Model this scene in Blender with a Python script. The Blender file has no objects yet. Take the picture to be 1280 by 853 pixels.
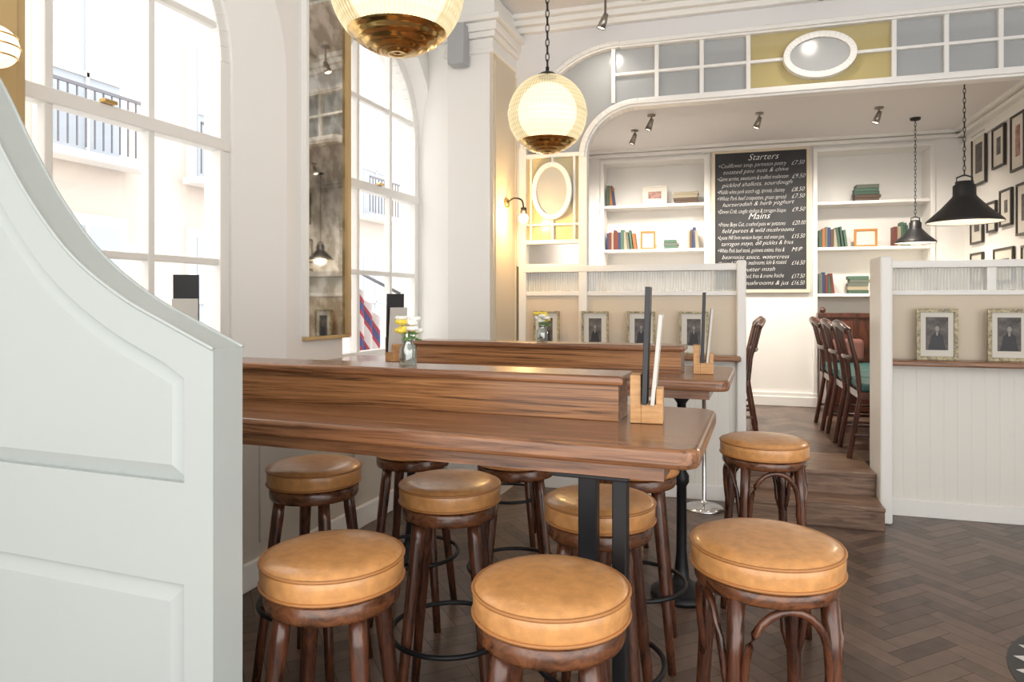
import bpy, bmesh, math, random
from mathutils import Matrix, Vector
random.seed(7)
sc = bpy.context.scene
COL = sc.collection
pi = math.pi

# ------------------------------------------------------------------ materials
def new_mat(name):
    m = bpy.data.materials.new(name); m.use_nodes = True
    nt = m.node_tree
    return m, nt, nt.nodes['Principled BSDF'], nt.links

def mat(name, col, rough=0.5, metal=0.0, emit=None, es=0.0, bump=0.0, bscale=60, var=0.0, coat=0.0, alpha=1.0, trans=0.0, spec=None):
    m, nt, b, L = new_mat(name)
    b.inputs['Base Color'].default_value = (*col, 1)
    b.inputs['Roughness'].default_value = rough
    b.inputs['Metallic'].default_value = metal
    if coat: 
        b.inputs['Coat Weight'].default_value = coat
        b.inputs['Coat Roughness'].default_value = 0.15
    if spec is not None: b.inputs['Specular IOR Level'].default_value = spec
    b.inputs['Alpha'].default_value = alpha
    b.inputs['Transmission Weight'].default_value = trans
    if emit:
        b.inputs['Emission Color'].default_value = (*emit, 1)
        b.inputs['Emission Strength'].default_value = es
    tc = nt.nodes.new('ShaderNodeTexCoord')
    if var > 0:
        n = nt.nodes.new('ShaderNodeTexNoise'); n.inputs['Scale'].default_value = bscale*0.25
        n.inputs['Detail'].default_value = 4
        L.new(tc.outputs['Object'], n.inputs['Vector'])
        r = nt.nodes.new('ShaderNodeValToRGB')
        r.color_ramp.elements[0].position = 0.3; r.color_ramp.elements[1].position = 0.7
        r.color_ramp.elements[0].color = (*[c*(1-var) for c in col], 1)
        r.color_ramp.elements[1].color = (*[min(1, c*(1+var)) for c in col], 1)
        L.new(n.outputs['Fac'], r.inputs['Fac']); L.new(r.outputs['Color'], b.inputs['Base Color'])
    if bump > 0:
        n2 = nt.nodes.new('ShaderNodeTexNoise'); n2.inputs['Scale'].default_value = bscale
        L.new(tc.outputs['Object'], n2.inputs['Vector'])
        bp = nt.nodes.new('ShaderNodeBump'); bp.inputs['Strength'].default_value = bump
        bp.inputs['Distance'].default_value = 0.004
        L.new(n2.outputs['Fac'], bp.inputs['Height']); L.new(bp.outputs['Normal'], b.inputs['Normal'])
    return m

def wood(name, c1, c2, scale=(1.5, 22, 22), rough=0.35, coat=0.2, c3=None):
    m, nt, b, L = new_mat(name)
    tc = nt.nodes.new('ShaderNodeTexCoord'); mp = nt.nodes.new('ShaderNodeMapping')
    mp.inputs['Scale'].default_value = scale
    L.new(tc.outputs['Object'], mp.inputs['Vector'])
    n = nt.nodes.new('ShaderNodeTexNoise'); n.inputs['Scale'].default_value = 1.6
    n.inputs['Detail'].default_value = 9; n.inputs['Roughness'].default_value = 0.68
    n.inputs['Distortion'].default_value = 0.9
    L.new(mp.outputs['Vector'], n.inputs['Vector'])
    r = nt.nodes.new('ShaderNodeValToRGB')
    e = r.color_ramp.elements
    e[0].position = 0.36; e[0].color = (*c1, 1); e[1].position = 0.62; e[1].color = (*c2, 1)
    if c3:
        k = r.color_ramp.elements.new(0.47); k.color = (*c3, 1)
    L.new(n.outputs['Fac'], r.inputs['Fac']); L.new(r.outputs['Color'], b.inputs['Base Color'])
    bp = nt.nodes.new('ShaderNodeBump'); bp.inputs['Strength'].default_value = 0.2
    bp.inputs['Distance'].default_value = 0.002
    L.new(n.outputs['Fac'], bp.inputs['Height']); L.new(bp.outputs['Normal'], b.inputs['Normal'])
    b.inputs['Roughness'].default_value = rough
    b.inputs['Coat Weight'].default_value = coat; b.inputs['Coat Roughness'].default_value = 0.2
    return m

M = {}
M['white'] = mat('white_wall_paint', (0.83, 0.815, 0.785), 0.6, bump=0.05, bscale=90)
M['trim'] = mat('white_trim_paint', (0.83, 0.82, 0.79), 0.35)
M['ceil'] = mat('ceiling_paint', (0.74, 0.73, 0.73), 0.7)
M['part'] = mat('pale_green_paint', (0.44, 0.475, 0.46), 0.34, bump=0.06, bscale=40)
M['cream'] = mat('cream_paint', (0.66, 0.58, 0.45), 0.5)
M['dado'] = mat('stone_paint', (0.56, 0.51, 0.44), 0.5)
M['beige'] = mat('beige_panel_paint', (0.66, 0.57, 0.45), 0.55)
M['oak'] = wood('table_oak', (0.075, 0.028, 0.012), (0.33, 0.15, 0.066), (1.3, 34, 34), 0.26, 0.3, (0.20, 0.085, 0.037))
M['oak_riser'] = wood('riser_oak', (0.040, 0.014, 0.005), (0.42, 0.20, 0.078), (1.1, 26, 50), 0.3, 0.2, (0.25, 0.105, 0.038))
M['darkwood'] = wood('dark_stool_wood', (0.028, 0.010, 0.006), (0.13, 0.042, 0.018), (14, 14, 3), 0.26, 0.4)
M['seatring'] = wood('stool_apron_wood', (0.035, 0.013, 0.006), (0.20, 0.073, 0.029), (10, 10, 16), 0.26, 0.4)
M['lightwood'] = wood('light_block_wood', (0.50, 0.25, 0.09), (0.66, 0.38, 0.17), (8, 8, 60), 0.5, 0.0)
M['leather'] = mat('tan_leather', (0.62, 0.30, 0.105), 0.30, bump=0.22, bscale=160, var=0.14, coat=0.3)
M['leather_pipe'] = mat('tan_leather_piping', (0.42, 0.18, 0.055), 0.4)
M['black'] = mat('black_iron', (0.012, 0.012, 0.014), 0.42, metal=0.3)
M['shade'] = mat('dark_enamel_shade', (0.03, 0.03, 0.032), 0.4, metal=0.4)
M['shadein'] = mat('shade_inner', (0.30, 0.28, 0.25), 0.5)
M['chrome'] = mat('chrome', (0.75, 0.75, 0.76), 0.15, metal=1.0)
M['brass'] = mat('brass', (0.74, 0.50, 0.19), 0.16, metal=1.0)
M['nickel'] = mat('brushed_nickel', (0.36, 0.33, 0.30), 0.3, metal=1.0)
M['greyglass'] = mat('frosted_grey_glass', (0.42, 0.435, 0.44), 0.15, alpha=0.9)
M['yelglass'] = mat('amber_tinted_glass', (0.52, 0.43, 0.20), 0.15, alpha=0.9)
M['palegold'] = mat('pale_gold_glass', (0.64, 0.53, 0.30), 0.2, alpha=0.92)
M['reed'] = mat('reeded_glass', (0.56, 0.57, 0.55), 0.15, alpha=0.85)
M['board'] = mat('chalkboard_slate', (0.026, 0.027, 0.030), 0.6, var=0.3, bscale=12)
M['chalk'] = mat('chalk', (0.85, 0.85, 0.83), 0.9)
M['ochre'] = mat('ochre_paint', (0.50, 0.35, 0.16), 0.5)
M['paper'] = mat('menu_paper', (0.62, 0.60, 0.55), 0.6)
M['menublack'] = mat('menu_black_card', (0.025, 0.025, 0.028), 0.45)
M['mount'] = mat('picture_mount', (0.68, 0.65, 0.58), 0.7)
M['print'] = mat('engraving_print', (0.11, 0.10, 0.095), 0.6, var=0.5, bscale=120)
M['skinprint'] = mat('engraving_face', (0.30, 0.28, 0.25), 0.6)
M['gilt'] = mat('distressed_gilt_frame', (0.38, 0.32, 0.19), 0.4, var=0.65, bscale=260)
M['goldf'] = mat('orange_gold_frame', (0.50, 0.20, 0.03), 0.4)
M['blackf'] = mat('black_frame', (0.03, 0.025, 0.02), 0.4)
M['redprint'] = mat('faded_red_print', (0.34, 0.19, 0.16), 0.6, var=0.6, bscale=90)
M['teal'] = mat('dark_green_upholstery', (0.035, 0.12, 0.115), 0.5, bump=0.2, bscale=200)
M['pink'] = mat('dusty_rose_cushion', (0.20, 0.085, 0.07), 0.8)
M['oxblood'] = wood('mahogany', (0.035, 0.012, 0.008), (0.12, 0.038, 0.022), (10, 10, 3), 0.3, 0.4)
M['speaker'] = mat('speaker_grey', (0.38, 0.39, 0.40), 0.5)
M['stemgreen'] = mat('stem_green', (0.12, 0.25, 0.06), 0.6)
M['petalw'] = mat('white_petals', (0.85, 0.84, 0.78), 0.6)
M['petaly'] = mat('yellow_petals', (0.80, 0.62, 0.08), 0.6)
M['facade'] = mat('pale_facade', (0.56, 0.49, 0.44), 0.8)
M['facadetrim'] = mat('facade_window_surround', (0.68, 0.66, 0.64), 0.7)
M['facadeglass'] = mat('facade_window_glass', (0.36, 0.40, 0.46), 0.35)
M['rail'] = mat('balcony_grey_iron', (0.14, 0.14, 0.16), 0.5)
M['bulb'] = mat('warm_bulb', (1, 0.8, 0.5), 0.3, emit=(1.0, 0.66, 0.28), es=12)
M['spotlens'] = mat('spot_lens', (1, 1, 1), 0.3, emit=(1.0, 0.9, 0.75), es=6)
M['reflglobe'] = mat('reflected_globe_glow', (0.95, 0.9, 0.8), 0.3, emit=(1, 0.86, 0.6), es=0.8)  # glow of the added globe that stands in for a reflection
M['innerbulb'] = mat('globe_inner_diffuser', (1, 0.9, 0.7), 0.3, emit=(1.0, 0.84, 0.52), es=2.3)

def glass_mat(name, tint=(1, 1, 1), refl=0.08):
    m = bpy.data.materials.new(name); m.use_nodes = True
    nt = m.node_tree; nt.nodes.clear()
    o = nt.nodes.new('ShaderNodeOutputMaterial'); mx = nt.nodes.new('ShaderNodeMixShader')
    t = nt.nodes.new('ShaderNodeBsdfTransparent'); g = nt.nodes.new('ShaderNodeBsdfGlossy')
    t.inputs['Color'].default_value = (*tint, 1); g.inputs['Roughness'].default_value = 0.03
    mx.inputs['Fac'].default_value = refl
    nt.links.new(t.outputs[0], mx.inputs[1]); nt.links.new(g.outputs[0], mx.inputs[2])
    nt.links.new(mx.outputs[0], o.inputs['Surface'])
    return m
M['glass'] = glass_mat('window_glass', refl=0.05)
M['vaseglass'] = glass_mat('vase_glass', (0.82, 0.86, 0.84), 0.25)

# antique mirror
m, nt, b, L = new_mat('antique_mirror')
tc = nt.nodes.new('ShaderNodeTexCoord'); n = nt.nodes.new('ShaderNodeTexNoise')
n.inputs['Scale'].default_value = 11; n.inputs['Detail'].default_value = 9
L.new(tc.outputs['Object'], n.inputs['Vector'])
r = nt.nodes.new('ShaderNodeValToRGB'); r.color_ramp.elements[0].position = 0.42; r.color_ramp.elements[1].position = 0.6
r.color_ramp.elements[0].color = (0.42, 0.39, 0.34, 1); r.color_ramp.elements[1].color = (0.70, 0.68, 0.64, 1)
L.new(n.outputs['Fac'], r.inputs['Fac']); L.new(r.outputs['Color'], b.inputs['Base Color'])
b.inputs['Metallic'].default_value = 1; b.inputs['Roughness'].default_value = 0.03
M['mirror'] = m

# prismatic globe glass: translucent shell round a lit diffuser, glow and rib shading painted as emission
def globe_glass(name, ca, cb, es):
    m, nt, b, L = new_mat(name)
    tc = nt.nodes.new('ShaderNodeTexCoord'); w = nt.nodes.new('ShaderNodeTexWave')
    w.bands_direction = 'Z'; w.inputs['Scale'].default_value = 16; w.inputs['Distortion'].default_value = 0
    L.new(tc.outputs['Object'], w.inputs['Vector'])
    r = nt.nodes.new('ShaderNodeValToRGB')
    r.color_ramp.elements[0].color = (*ca, 1); r.color_ramp.elements[1].color = (*cb, 1)
    L.new(w.outputs['Fac'], r.inputs['Fac'])
    L.new(r.outputs['Color'], b.inputs['Emission Color']); b.inputs['Emission Strength'].default_value = es
    b.inputs['Base Color'].default_value = (0.25, 0.22, 0.15, 1); b.inputs['Roughness'].default_value = 0.08
    b.inputs['Coat Weight'].default_value = 0.7; b.inputs['Alpha'].default_value = 0.74
    return m
M['globe'] = globe_glass('prismatic_globe_glass', (0.82, 0.66, 0.36), (0.98, 0.84, 0.52), 0.62)
M['globe2'] = globe_glass('prismatic_globe_glass_dim', (0.50, 0.36, 0.15), (0.66, 0.50, 0.24), 0.55)  # dimmer copy for one facet per rib, shading set in the emission

def tg(name, col):
    m, nt, b, L = new_mat(name)
    tc = nt.nodes.new('ShaderNodeTexCoord'); w = nt.nodes.new('ShaderNodeTexWave')
    w.bands_direction = 'X'; w.inputs['Scale'].default_value = 4.2
    L.new(tc.outputs['Object'], w.inputs['Vector'])
    r = nt.nodes.new('ShaderNodeValToRGB'); r.color_ramp.elements[0].position = 0.0; r.color_ramp.elements[1].position = 0.04
    L.new(w.outputs['Fac'], r.inputs['Fac'])
    bp = nt.nodes.new('ShaderNodeBump'); bp.inputs['Strength'].default_value = 0.35; bp.inputs['Distance'].default_value = 0.004
    L.new(r.outputs['Color'], bp.inputs['Height']); L.new(bp.outputs['Normal'], b.inputs['Normal'])
    b.inputs['Base Color'].default_value = (*col, 1); b.inputs['Roughness'].default_value = 0.4
    return m
M['tg'] = tg('tongue_and_groove_paint', (0.79, 0.765, 0.71))

m, nt, b, L = new_mat('herringbone_oak')
at = nt.nodes.new('ShaderNodeAttribute'); at.attribute_name = 'plank'
tc = nt.nodes.new('ShaderNodeTexCoord'); n = nt.nodes.new('ShaderNodeTexNoise'); n.inputs['Scale'].default_value = 14; n.inputs['Detail'].default_value = 8
L.new(tc.outputs['Object'], n.inputs['Vector'])
mx = nt.nodes.new('ShaderNodeMath'); mx.operation = 'MULTIPLY_ADD'; mx.inputs[1].default_value = 0.5; 
L.new(at.outputs['Fac'], mx.inputs[0]); 
m2 = nt.nodes.new('ShaderNodeMath'); m2.operation = 'MULTIPLY'; m2.inputs[1].default_value = 0.6
L.new(n.outputs['Fac'], m2.inputs[0]); L.new(m2.outputs[0], mx.inputs[2])
r = nt.nodes.new('ShaderNodeValToRGB')
r.color_ramp.elements[0].color = (0.055, 0.034, 0.025, 1); r.color_ramp.elements[1].color = (0.185, 0.120, 0.088, 1)
r.color_ramp.elements[0].position = 0.2; r.color_ramp.elements[1].position = 0.9
L.new(mx.outputs[0], r.inputs['Fac']); L.new(r.outputs['Color'], b.inputs['Base Color'])
b.inputs['Roughness'].default_value = 0.32
M['floor'] = m
M['gap'] = mat('floor_gap', (0.03, 0.018, 0.013), 0.8)
M['step'] = wood('step_oak', (0.10, 0.052, 0.032), (0.28, 0.175, 0.115), (2, 24, 24), 0.4, 0.1)
M['tileb'] = mat('black_tile', (0.02, 0.02, 0.02), 0.3)
M['tilew'] = mat('white_tile', (0.7, 0.68, 0.64), 0.3)

# ------------------------------------------------------------------ builders
def empty(name, loc=(0, 0, 0), rotz=0.0, mw=None):
    e = bpy.data.objects.new(name, None); e.empty_display_size = 0.1
    COL.objects.link(e)
    e.matrix_world = mw if mw is not None else Matrix.Translation(loc) @ Matrix.Rotation(rotz, 4, 'Z')
    return e

class MB:
    def __init__(s, name, mats):
        s.name = name; s.mats = mats if isinstance(mats, list) else [mats]
        s.v = []; s.f = []; s.mi = []; s.sm = []
    def add(s, verts, faces, mi=0, sm=False, xf=None):
        o = len(s.v)
        for p in verts:
            p = Vector(p)
            if xf is not None: p = xf @ p
            s.v.append(p)
        for k, f in enumerate(faces):
            s.f.append([i+o for i in f]); s.mi.append(mi[k] if isinstance(mi, list) else mi); s.sm.append(sm)
        return s
    def box(s, x0, x1, y0, y1, z0, z1, mi=0, xf=None):
        v = [(x0, y0, z0), (x1, y0, z0), (x1, y1, z0), (x0, y1, z0), (x0, y0, z1), (x1, y0, z1), (x1, y1, z1), (x0, y1, z1)]
        f = [(0, 3, 2, 1), (4, 5, 6, 7), (0, 1, 5, 4), (1, 2, 6, 5), (2, 3, 7, 6), (3, 0, 4, 7)]
        return s.add(v, f, mi, False, xf)
    def prism(s, poly, a0, a1, axis='z', mi=0, xf=None):
        def P(p, a):
            if axis == 'z': return (p[0], p[1], a)
            if axis == 'y': return (p[0], a, p[1])
            return (a, p[0], p[1])
        n = len(poly)
        v = [P(p, a0) for p in poly] + [P(p, a1) for p in poly]
        f = [list(range(n))[::-1], list(range(n, 2*n))]
        for i in range(n): f.append((i, (i+1) % n, (i+1) % n+n, i+n))
        return s.add(v, f, mi, False, xf)
    def ribbon(s, pts, w, a0, a1, axis='y', mi=0, closed=False):
        n = len(pts); L_ = []; R_ = []
        for i, p in enumerate(pts):
            if closed: a = pts[i-1]; b_ = pts[(i+1) % n]
            else: a = pts[max(i-1, 0)]; b_ = pts[min(i+1, n-1)]
            d = Vector((b_[0]-a[0], b_[1]-a[1])).normalized(); nn = Vector((-d.y, d.x))
            L_.append((p[0]+nn.x*w/2, p[1]+nn.y*w/2)); R_.append((p[0]-nn.x*w/2, p[1]-nn.y*w/2))
        rng = range(n) if closed else range(n-1)
        for i in rng:
            j = (i+1) % n
            s.prism([L_[i], L_[j], R_[j], R_[i]], a0, a1, axis, mi)
        return s
    def lathe(s, prof, seg=40, mi=0, c=(0, 0, 0), sm=True, xf=None):
        v = []; f = []
        for (r_, z) in prof:
            for k in range(seg):
                a = 2*pi*k/seg
                v.append((c[0]+r_*math.cos(a), c[1]+r_*math.sin(a), c[2]+z))
        for i in range(len(prof)-1):
            for k in range(seg):
                k2 = (k+1) % seg
                f.append((i*seg+k, i*seg+k2, (i+1)*seg+k2, (i+1)*seg+k))
        return s.add(v, f, mi, sm, xf)
    def rod(s, p0, p1, r0, r1=None, seg=12, mi=0, prof=None):
        p0 = Vector(p0); p1 = Vector(p1); d = p1-p0; L_ = d.length
        q = d.to_track_quat('Z', 'Y').to_matrix().to_4x4()
        xf = Matrix.Translation(p0) @ q
        if r1 is None: r1 = r0
        pr = prof if prof else [(r0, 0), (r1, L_)]
        pr = [(0.0001, pr[0][1])]+pr+[(0.0001, pr[-1][1])]
        return s.lathe(pr, seg, mi, (0, 0, 0), True, xf)
    def tube(s, pts, r, seg=8, closed=False, mi=0):
        pts = [Vector(p) for p in pts]; n = len(pts); v = []; f = []
        up = Vector((0, 0, 1))
        for i, p in enumerate(pts):
            a = pts[i-1] if (closed or i > 0) else p
            b_ = pts[(i+1) % n] if (closed or i < n-1) else p
            d = (b_-a).normalized()
            u_ = up if abs(d.dot(up)) < 0.95 else Vector((1, 0, 0))
            x = d.cross(u_).normalized(); y = x.cross(d).normalized()
            rr = r[i] if isinstance(r, (list, tuple)) else r
            for k in range(seg):
                t = 2*pi*k/seg
                v.append(p+x*rr*math.cos(t)+y*rr*math.sin(t))
        for i in range(n if closed else n-1):
            j = (i+1) % n
            for k in range(seg):
                k2 = (k+1) % seg
                f.append((i*seg+k, j*seg+k, j*seg+k2, i*seg+k2))
        if not closed:
            f.append(tuple(range(seg))); f.append(tuple(range((n-1)*seg, n*seg))[::-1])
        return s.add(v, f, mi, True)
    def sphere(s, c, r, seg=16, mi=0, sc_=(1, 1, 1)):
        pr = [(max(0.0001, r*math.sin(pi*i/seg)), -r*math.cos(pi*i/seg)) for i in range(seg+1)]
        return s.lathe(pr, seg*2, mi, (0, 0, 0), True, Matrix.Translation(c) @ Matrix.Diagonal((*sc_, 1)))
    def finish(s, parent=None, mw=None, bevel=0, bseg=2):
        me = bpy.data.meshes.new(s.name)
        me.from_pydata([tuple(p) for p in s.v], [], s.f)
        for m_ in s.mats: me.materials.append(m_)
        me.polygons.foreach_set('material_index', s.mi)
        me.polygons.foreach_set('use_smooth', s.sm)
        bm = bmesh.new(); bm.from_mesh(me); bmesh.ops.recalc_face_normals(bm, faces=bm.faces); bm.to_mesh(me); bm.free()
        me.update()
        ob = bpy.data.objects.new(s.name, me); COL.objects.link(ob)
        if parent is not None: ob.parent = parent
        if mw is not None: ob.matrix_world = mw
        if bevel > 0:
            md = ob.modifiers.new('bevel', 'BEVEL'); md.width = bevel; md.segments = bseg; md.limit_method = 'ANGLE'; md.angle_limit = math.radians(40)
        return ob

def smooth_pts(pts, n=6):
    out = []
    for i in range(len(pts)-1):
        p0 = pts[max(i-1, 0)]; p1 = pts[i]; p2 = pts[i+1]; p3 = pts[min(i+2, len(pts)-1)]
        for k in range(n):
            t = k/n
            out.append(tuple(0.5*((2*p1[j])+(-p0[j]+p2[j])*t+(2*p0[j]-5*p1[j]+4*p2[j]-p3[j])*t*t+(-p0[j]+3*p1[j]-3*p2[j]+p3[j])*t**3) for j in range(len(p1))))
    out.append(tuple(pts[-1]))
    return out

# rear part of the building sits at a slight angle to the window wall
PH = math.radians(3.5)
P0 = Vector((-0.15, 4.88, 0))
MR = Matrix.Translation(P0) @ Matrix.Rotation(PH, 4, 'Z') @ Matrix.Translation(-P0)
def rear(x, y, z=0, rot=0): return MR @ Matrix.Translation((x, y, z)) @ Matrix.Rotation(rot, 4, 'Z')

ZC = 3.40; XW = -2.27

# ------------------------------------------------------------------ floor
def herring(name, bounds, z, W=0.075, n=4, ang=pi/4, mw=None):
    x0, x1, y0, y1 = bounds
    verts = []; faces = []; vals = []
    R = Matrix.Rotation(ang, 2); cx = (x0+x1)/2; cy = (y0+y1)/2
    rad = int(max(x1-x0, y1-y0)/W)+6; g = 0.0009
    for k in range(-rad, rad):
        for mm in range(-rad//(2*n)-2, rad//(2*n)+2):
            for (a, b_, c, d) in ((k+2*n*mm, k, k+n+2*n*mm, k+1), (k+n+2*n*mm, k-n+1, k+n+1+2*n*mm, k+1)):
                q = [(a*W+g, b_*W+g), (c*W-g, b_*W+g), (c*W-g, d*W-g), (a*W+g, d*W-g)]
                q = [R @ Vector(p) for p in q]
                q = [(p.x+cx, p.y+cy) for p in q]
                if all(x0 <= p[0] <= x1 and y0 <= p[1] <= y1 for p in q):
                    o = len(verts); verts += [(p[0], p[1], z) for p in q]; faces.append((o, o+1, o+2, o+3)); vals.append(random.random())
    o = len(verts); verts += [(x0, y0, z-0.003), (x1, y0, z-0.003), (x1, y1, z-0.003), (x0, y1, z-0.003),
                              (x0, y0, z-0.06), (x1, y0, z-0.06), (x1, y1, z-0.06), (x0, y1, z-0.06)]
    for f in ((0, 1, 2, 3), (4, 7, 6, 5), (0, 4, 5, 1), (1, 5, 6, 2), (2, 6, 7, 3), (3, 7, 4, 0)):
        faces.append(tuple(i+o for i in f)); vals.append(0.3)
    me = bpy.data.meshes.new(name); me.from_pydata(verts, [], faces)
    me.materials.append(M['floor']); me.materials.append(M['gap'])
    for i in range(len(faces)-6, len(faces)): me.polygons[i].material_index = 1
    at = me.attributes.new('plank', 'FLOAT', 'FACE')
    at.data.foreach_set('value', vals)
    ob = bpy.data.objects.new(name, me); COL.objects.link(ob)
    if mw is not None: ob.matrix_world = mw
    return ob
herring('floor', (-2.6, 3.6, -1.8, 5.3), 0.0)
herring('floor_raised', (-1.66, 1.95, 4.92, 7.8), 0.28, mw=MR)

# steps
s = MB('entry_steps', [M['step'], M['floor']])
s.box(-0.105, 0.64, 4.47, 4.72, 0.0, 0.115, 0); s.box(-0.105, 0.64, 4.45, 4.72, 0.115, 0.14, 0)
s.box(-0.105, 0.64, 4.72, 5.25, 0.0, 0.255, 0); s.box(-0.105, 0.64, 4.70, 5.25, 0.255, 0.283, 0)
s.finish(mw=MR, bevel=0.004)

s = MB('encaustic_tile_inlay', [M['tileb'], M['tilew']])
cx, cy, R_ = 1.42, 2.93, 0.58
s.prism([(cx+R_*math.cos(2*pi*i/48), cy+R_*math.sin(2*pi*i/48)) for i in range(48)], 0.0005, 0.003, 'z', 0)
for ring, (ra, rb, nn) in enumerate([(0.44, 0.56, 30), (0.28, 0.40, 20), (0.15, 0.26, 12)]):
    for k in range(nn):
        a0 = 2*pi*(k+0.08)/nn; a1 = 2*pi*(k+0.92)/nn; am = (a0+a1)/2; rm = (ra+rb)/2
        s.prism([(cx+ra*math.cos(am), cy+ra*math.sin(am)), (cx+rm*math.cos(a1), cy+rm*math.sin(a1)), (cx+rb*math.cos(am), cy+rb*math.sin(am)), (cx+rm*math.cos(a0), cy+rm*math.sin(a0))], 0.003, 0.0038, 'z', 1)
s.finish()

# ------------------------------------------------------------------ left wall with arched windows
SILL = 0.94; SPR = 2.47
def outline(a, b_, sill, spr, rise, N=28):
    c = (a+b_)/2; h = (b_-a)/2
    return [(b_, sill)]+[(c+h*math.cos(pi*i/N), spr+rise*math.sin(pi*i/N)) for i in range(N+1)]+[(a, sill)]
def wall_piece(s, y0, y1, face, back, xf_, xb, xo):
    F = outline(*face); B_ = outline(*back)
    a, b_, sill = face[0], face[1], face[2]
    q = lambda ps: s.add([(xf_, p[0], p[1]) for p in ps], [tuple(range(len(ps)))])
    q([(y0, 0), (a, 0), (a, ZC), (y0, ZC)]); q([(b_, 0), (y1, 0), (y1, ZC), (b_, ZC)])
    q([(a, 0), (b_, 0), (b_, sill), (a, sill)])
    arc = F[1:-1]
    for i in range(len(arc)-1):
        p, r_ = arc[i], arc[i+1]
        q([p, (p[0], ZC), (r_[0], ZC), r_])
    n = len(F)
    for i in range(n):
        j = (i+1) % n
        s.add([(xf_, *F[i]), (xf_, *F[j]), (xb, *B_[j]), (xb, *B_[i])], [(0, 1, 2, 3)])
        s.add([(xb, *B_[i]), (xb, *B_[j]), (xo, *B_[j]), (xo, *B_[i])], [(0, 1, 2, 3)])
s = MB('wall_left', M['white'])
W1 = (1.29, 2.60, SILL, SPR, 0.66); W2 = (3.38, 4.50, SILL, SPR, 0.66)
wall_piece(s, 0.6, 3.0, (1.0, 2.88, SILL, SPR, 0.86), W1, XW, -2.36, -2.52)
wall_piece(s, 3.0, 4.6, (3.37, 4.54, SILL, SPR, 0.70), W2, XW, -2.36, -2.52)
s.add([(XW, -1.6, 0), (XW, 0.6, 0), (XW, 0.6, ZC), (XW, -1.6, ZC)], [(0, 1, 2, 3)])
wall_piece(s, 0.6, 3.0, W1, W1, -2.53, -2.525, -2.521)
wall_piece(s, 3.0, 4.6, W2, W2, -2.53, -2.525, -2.521)
wl = s.finish()
s = MB('trim_1', [M['dado'], M['trim']])
s.box(XW, XW+0.012, -1.6, 4.6, 0.1, 0.90, 0)
s.box(XW, XW+0.035, -1.6, 4.6, 0.90, 0.94, 1)
for yy in (0.3, 1.1, 1.9, 2.7, 3.5, 4.25): s.box(XW+0.012, XW+0.024, yy-0.04, yy+0.04, 0.2, 0.90, 0)
s.finish(bevel=0.004)
s = MB('baseboard_left', M['trim']); s.box(XW, XW+0.03, -1.6, 4.32, 0.0, 0.13); s.finish(bevel=0.008)

def window(name, W, bars):
    a, b_, sill, spr, rise = W; c = (a+b_)/2; h = (b_-a)/2
    e = empty(name, (0, 0, 0))
    s = MB('sash_frame', M['trim'])
    X0, X1 = -2.43, -2.375
    s.ribbon(outline(a+0.025, b_-0.025, sill, spr, rise-0.025)[1:-1], 0.06, X0, X1, 'x')
    s.box(X0, X1, a, a+0.06, sill, spr); s.box(X0, X1, b_-0.06, b_-0.001, sill, spr)
    s.box(X0, X1, a, b_-0.001, sill+0.005, sill+0.09)
    s.box(X0-0.01, X1+0.008, a, b_-0.001, 2.05, 2.105)
    s.box(-2.50, -2.36, a, b_-0.001, sill-0.03, sill+0.006)
    for y in bars:
        top = spr+rise*math.sqrt(max(0, 1-((y-c)/h)**2))
        s.box(X0+0.006, X1-0.006, y-0.016, y+0.016, sill, top)
    s.box(X0+0.010, X1-0.01, a, b_-0.001, 1.514, 1.545); s.box(X0+0.010, X1-0.01, a, b_-0.001, 2.615, 2.645)
    s.finish(e, bevel=0.004)
    g = MB('glass_pane', M['glass']); g.add([(-2.41, *p) for p in outline(a, b_, sill, spr, rise)], [tuple(range(31))]); g.finish(e)
    l = MB('sash_lock', M['brass']); l.box(X1, X1+0.03, c-0.03, c+0.03, 2.105, 2.12); l.finish(e, bevel=0.004)
    return e
window('window_1', W1, (1.727, 2.163))
window('window_2', W2, (3.71, 4.11))

# pilaster pillar with splayed reveal
s = MB('wall_pillar', [M['white'], M['cream']])
s.prism([(-2.045, 4.30), (-1.735, 4.30), (-1.735, 4.97), (-2.519, 4.97), (-2.519, 4.506), (-2.36, 4.504)], 0, ZC, 'z', 0)
s.box(-1.735, -1.715, 4.32, 4.95, 0.0, 3.05, 1)
s.box(-1.715, -1.705, 4.34, 4.37, 0.15, 2.98, 1); s.box(-1.715, -1.705, 4.74, 4.77, 0.15, 2.98, 1)
s.finish()
s = MB('trim_2', [M['trim']])
for (z0, z1, o) in ((3.02, 3.05, 0.02), (3.05, 3.12, 0.012), (3.12, 3.16, 0.035), (3.16, 3.22, 0.05), (3.22, 3.26, 0.08), (3.26, 3.40, 0.03)):
    s.box(-2.06-o, -1.72+o, 4.30-o, 4.80, z0, z1)
s.finish(bevel=0.006)
s = MB('wall_speaker', [M['speaker'], M['black']]); s.box(-1.99, -1.87, 4.17, 4.27, 2.93, 3.2, 0); s.box(-1.95, -1.91, 4.26, 4.30, 3.0, 3.019, 1); s.finish(bevel=0.008)

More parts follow.
